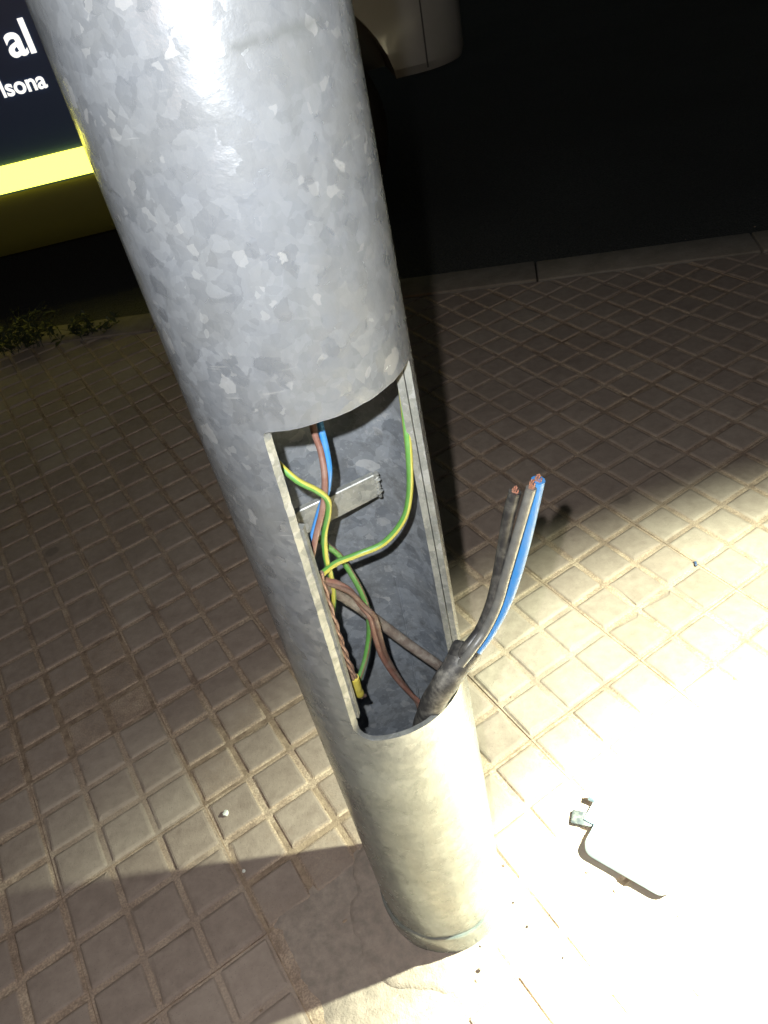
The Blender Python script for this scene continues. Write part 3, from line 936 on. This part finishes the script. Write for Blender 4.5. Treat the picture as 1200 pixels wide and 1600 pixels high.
# ------------------------------------------------------------------ parked car with reflective lettering and band, made to glow
m_paint = mat('white_car_paint', (0.20, 0.195, 0.19), 0.35)
m_paint.node_tree.nodes['Principled BSDF'].inputs['Coat Weight'].default_value = 0.4
k = N(m_paint); P = k.pos(); k.base(k.mix(k.ramp(k.noise(P, 5, 6, .7), [(.4, 0.0), (.8, .5)]), (0.20, 0.195, 0.19), (0.135, 0.125, 0.115)))
m_navy = mat('navy_panel', (0.035, 0.075, 0.18), 0.3)
m_sill = mat('olive_glow_sill', (0.11, 0.106, 0.017), 0.6)  # yellow glow below the band put into the sill's colour
m_trim = mat('black_trim', (0.015, 0.015, 0.016), 0.6)
m_tyre = mat('tyre_rubber', (0.009, 0.009, 0.009), 0.9)
m_rimm = mat('wheel_rim', (0.35, 0.35, 0.36), 0.4, 0.8)
m_glass = mat('car_glass', (0.012, 0.014, 0.016), 0.05)
m_lens = mat('headlamp_lens', (0.5, 0.52, 0.54), 0.1)
m_letter = mat('reflective_letter_glow', (0.8, 0.8, 0.8), 0.5, emit=(1.0, 0.98, 0.9), estr=1.15)  # flash returned by reflective film, put in as emission
m_band = mat('reflective_band_glow', (0.8, 0.75, 0.1), 0.5, emit=(1.0, 0.93, 0.10), estr=3.9)  # no lamp: the reflective band's bright return is given as emission
k = N(m_band)
YS = 2.80
RZ = -0.13
car = tag(empty('parked_car', (0.0, YS + 0.9, RZ)), 'pale parked car beyond the kerb with dark blue side, white lettering and yellow band', 'car')
def inset(x):
    # rounding of the two ends in plan
    e0, rr = 0.45, 0.20
    if x > e0: return rr - math.sqrt(max(0, rr * rr - min(x - e0, rr) ** 2))
    if x < -3.35: return rr - math.sqrt(max(0, rr * rr - min(-3.35 - x, rr) ** 2))
    return 0.0
xs = [-3.55, -3.53, -3.49, -3.43, -3.35, -3.0, -2.6, -2.2, -1.8, -1.4, -1.0, -.7, -.4, -.1, .1, .3, .45, .50, .54, .58, .61, .63, .645, .65]
def body_ring(x):
    hood = 0.93 if x < -0.45 else 0.93 - 0.12 * min(1, (x + .45) / 1.1) ** 2
    zb = {True: 0.345, False: 0.25}[x > -0.3 or x < -2.6]
    i = inset(x)
    near = [(i + .035, zb), (i + .006, zb + .03), (i, zb + .08), (i, zb + .3), (i + .012, hood - .12), (i + .05, hood - .03), (i + .16, hood), (.5, hood + .02)]
    far = [(1.8 - y, z) for y, z in reversed(near)]
    return [Vector((x, YS + y, z)) for y, z in near + far]
bm = bmesh.new()
rs = [[bm.verts.new(p) for p in body_ring(x)] for x in xs]
for a, b in zip(rs, rs[1:]):
    for j in range(len(a)):
        bm.faces.new((a[j], a[(j + 1) % len(a)], b[(j + 1) % len(a)], b[j]))
bm.faces.new(rs[0]); bm.faces.new(rs[-1])
bodyo = obj('body', bm, [m_paint, m_trim], smooth=True, sharp=35)
WC = ((-0.02, 0.27), (-2.75, 0.27))
cutters = []
for x, z in WC:
    for y0, y1 in ((YS - .1, YS + .27), (YS + 1.53, YS + 1.9)):
        bm = bmesh.new()
        a = lathe(bm, [(0.41, y0), (0.41, y1)], 48, (x, z), axis='Y')
        bm.faces.new(a[0]); bm.faces.new(a[-1])
        c_ = obj('cutter', bm)
        md_ = bodyo.modifiers.new('cut', 'BOOLEAN'); md_.operation = 'DIFFERENCE'; md_.object = c_; md_.solver = 'EXACT'
        cutters.append(c_)
C.view_layer.update()
dg = C.evaluated_depsgraph_get()
nm_ = bpy.data.meshes.new_from_object(bodyo.evaluated_get(dg))
bodyo.modifiers.clear()
bodyo.data = nm_
nm_.materials.clear(); nm_.materials.append(m_paint); nm_.materials.append(m_trim)
for p in nm_.polygons:
    c = p.center
    p.material_index = 0
    for x, z in WC:
        if math.hypot(c.x - x, c.z - z) < 0.409 and (c.y < YS + .3 or c.y > YS + 1.5):
            p.material_index = 1
for c_ in cutters:
    bpy.data.objects.remove(c_)
adopt(bodyo, car)
# cabin
bm = bmesh.new()
cs_ = [(-3.3, .93, .15, 1.65), (-3.05, 1.48, .28, 1.52), (-2.0, 1.56, .27, 1.53), (-1.1, 1.50, .28, 1.52), (-0.45, .94, .14, 1.66)]
bot = [[bm.verts.new((x, YS + y0 - (.13 if z > 1 else 0), .94)), bm.verts.new((x, YS + y1 + (.13 if z > 1 else 0), .94))] for x, z, y0, y1 in cs_]
topv = [[bm.verts.new((x, YS + y0, z)), bm.verts.new((x, YS + y1, z))] for x, z, y0, y1 in cs_[1:-1]]
for i in range(1, 3):
    bm.faces.new((bot[i][0], bot[i + 1][0], topv[i][0], topv[i - 1][0]))
    bm.faces.new((bot[i][1], bot[i + 1][1], topv[i][1], topv[i - 1][1]))
    bm.faces.new((topv[i - 1][0], topv[i][0], topv[i][1], topv[i - 1][1]))
for s_, i0, i1, tq in ((0, 0, 1, 0), (0, 4, 3, 2)):
    for q in (0, 1):
        bm.faces.new((bot[i0][q], bot[i1][q], topv[tq][q]))
    bm.faces.new((bot[i0][0], bot[i0][1], topv[tq][1], topv[tq][0]))
adopt(obj('cabin_glass', bm, m_glass), car)
bm = bmesh.new()
box(bm, (-3.08, YS + .26, 1.475), (-1.08, YS + 1.54, 1.585), .05)
adopt(obj('roof', bm, m_paint, smooth=True), car)
for xx in (-2.05, -1.1):
    bm = bmesh.new()
    tube(bm, [Vector((xx, YS + .13, .94)), Vector((xx - .02, YS + .265, 1.50))], .03, 8)
    adopt(obj('pillar', bm, m_paint), car)
# wheels
for x in (-0.02, -2.75):
    for yc, sg in ((YS + .13, -1), (YS + 1.67, 1)):
        we = empty('wheel', (x, yc, RZ + .35)); we.parent = car; we.location = we.location - car.location
        bm = bmesh.new()
        r_t = lathe(bm, [(.20, -.10), (.30, -.112), (.335, -.10), (.35, -.075), (.352, 0), (.35, .075), (.335, .10), (.30, .112), (.20, .10)], 64, (0, 0), axis='Y')
        obj('tyre', bm, m_tyre, we, smooth=True, sharp=50)
        bm = bmesh.new()
        rg = lathe(bm, [(.215, sg * .095), (.21, sg * .07), (.06, sg * .085), (.05, sg * .095), (.001, sg * .095)], 32, (0, 0), axis='Y')
        obj('rim', bm, m_rimm, we, smooth=True, sharp=50)
# livery panel, band and lettering on the near side
bm = bmesh.new()
box(bm, (-2.30, YS - .004, .290), (-0.47, YS - .0005, .86), .001)
panel = adopt(obj('side_panel', bm, m_navy), car)
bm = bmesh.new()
box(bm, (-2.28, YS - .016, .298), (-0.49, YS - .0045, .377), .0006)  # made thick so its added glow spills onto sill and road
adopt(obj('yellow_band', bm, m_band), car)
bm = bmesh.new()
prof = [(-.004, .2895), (-.004, .25), (.002, .20), (.014, .15), (.034, .11), (.06, .085)]
ra = [[bm.verts.new((x, YS + dy, z)) for dy, z in prof] for x in (-2.30, -1.4, -0.47)]
rb2 = [[bm.verts.new((x, YS + dy + .02, z)) for dy, z in prof] for x in (-2.30, -1.4, -0.47)]
for q in range(2):
    for i in range(5):
        bm.faces.new((ra[q][i], ra[q + 1][i], ra[q + 1][i + 1], ra[q][i + 1]))
        bm.faces.new((rb2[q][i], rb2[q][i + 1], rb2[q + 1][i + 1], rb2[q + 1][i]))
    bm.faces.new((ra[q][0], rb2[q][0], rb2[q + 1][0], ra[q + 1][0])); bm.faces.new((ra[q][5], ra[q + 1][5], rb2[q + 1][5], rb2[q][5]))
for q in (0, 2):
    for i in range(5):
        bm.faces.new((ra[q][i], ra[q][i + 1], rb2[q][i + 1], rb2[q][i]))
adopt(obj('sill', bm, m_sill, smooth=True), car)
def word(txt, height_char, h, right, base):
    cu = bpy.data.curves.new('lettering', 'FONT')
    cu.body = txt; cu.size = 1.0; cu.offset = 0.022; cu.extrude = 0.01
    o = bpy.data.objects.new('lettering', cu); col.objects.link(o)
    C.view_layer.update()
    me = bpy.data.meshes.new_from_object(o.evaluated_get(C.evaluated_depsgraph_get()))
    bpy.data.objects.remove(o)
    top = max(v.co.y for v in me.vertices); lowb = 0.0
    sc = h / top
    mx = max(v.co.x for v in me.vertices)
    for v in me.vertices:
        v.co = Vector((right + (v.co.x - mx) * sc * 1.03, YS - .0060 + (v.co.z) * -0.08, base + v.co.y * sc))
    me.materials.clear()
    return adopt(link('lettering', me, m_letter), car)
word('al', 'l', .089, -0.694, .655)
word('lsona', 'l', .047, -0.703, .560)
# gap between bumper and wing, headlamps, grille, plate-less bumper strip
bm = bmesh.new()
path = [Vector((.487, YS + inset(.487) - .0008, z)) for z in (.362, .40, .50, .60, .72, .80)]
tube(bm, path, .0026, 6)
adopt(obj('panel_gap', bm, m_trim), car)
for y0, y1 in ((YS + .10, YS + .42), (YS + 1.38, YS + 1.70)):
    bm = bmesh.new()
    box(bm, (.50, y0, .63), (.655, y1, .75), .03)
    adopt(obj('headlight', bm, m_lens, smooth=True), car)
bm = bmesh.new()
box(bm, (.60, YS + .48, .50), (.658, YS + 1.32, .72), .01)
adopt(obj('grille', bm, m_trim), car)
bm = bmesh.new()
box(bm, (-2.2, YS + .3, .04), (-.5, YS + 1.5, .35))
adopt(obj('underbody', bm, m_trim), car)
for x0, x1 in ((-1.30, -0.50), (-2.2, -1.33)):
    bm = bmesh.new()
    box(bm, (x0 + .05, YS - .025, .80), (x0 + .22, YS + .01, .825), .006)
    adopt(obj('door_handle', bm, m_trim, smooth=True), car)
bm = bmesh.new()
box(bm, (-.85, YS - .16, .96), (-.72, YS + .05, 1.08), .03)
adopt(obj('wing_mirror', bm, m_trim, smooth=True), car)
C.view_layer.update()
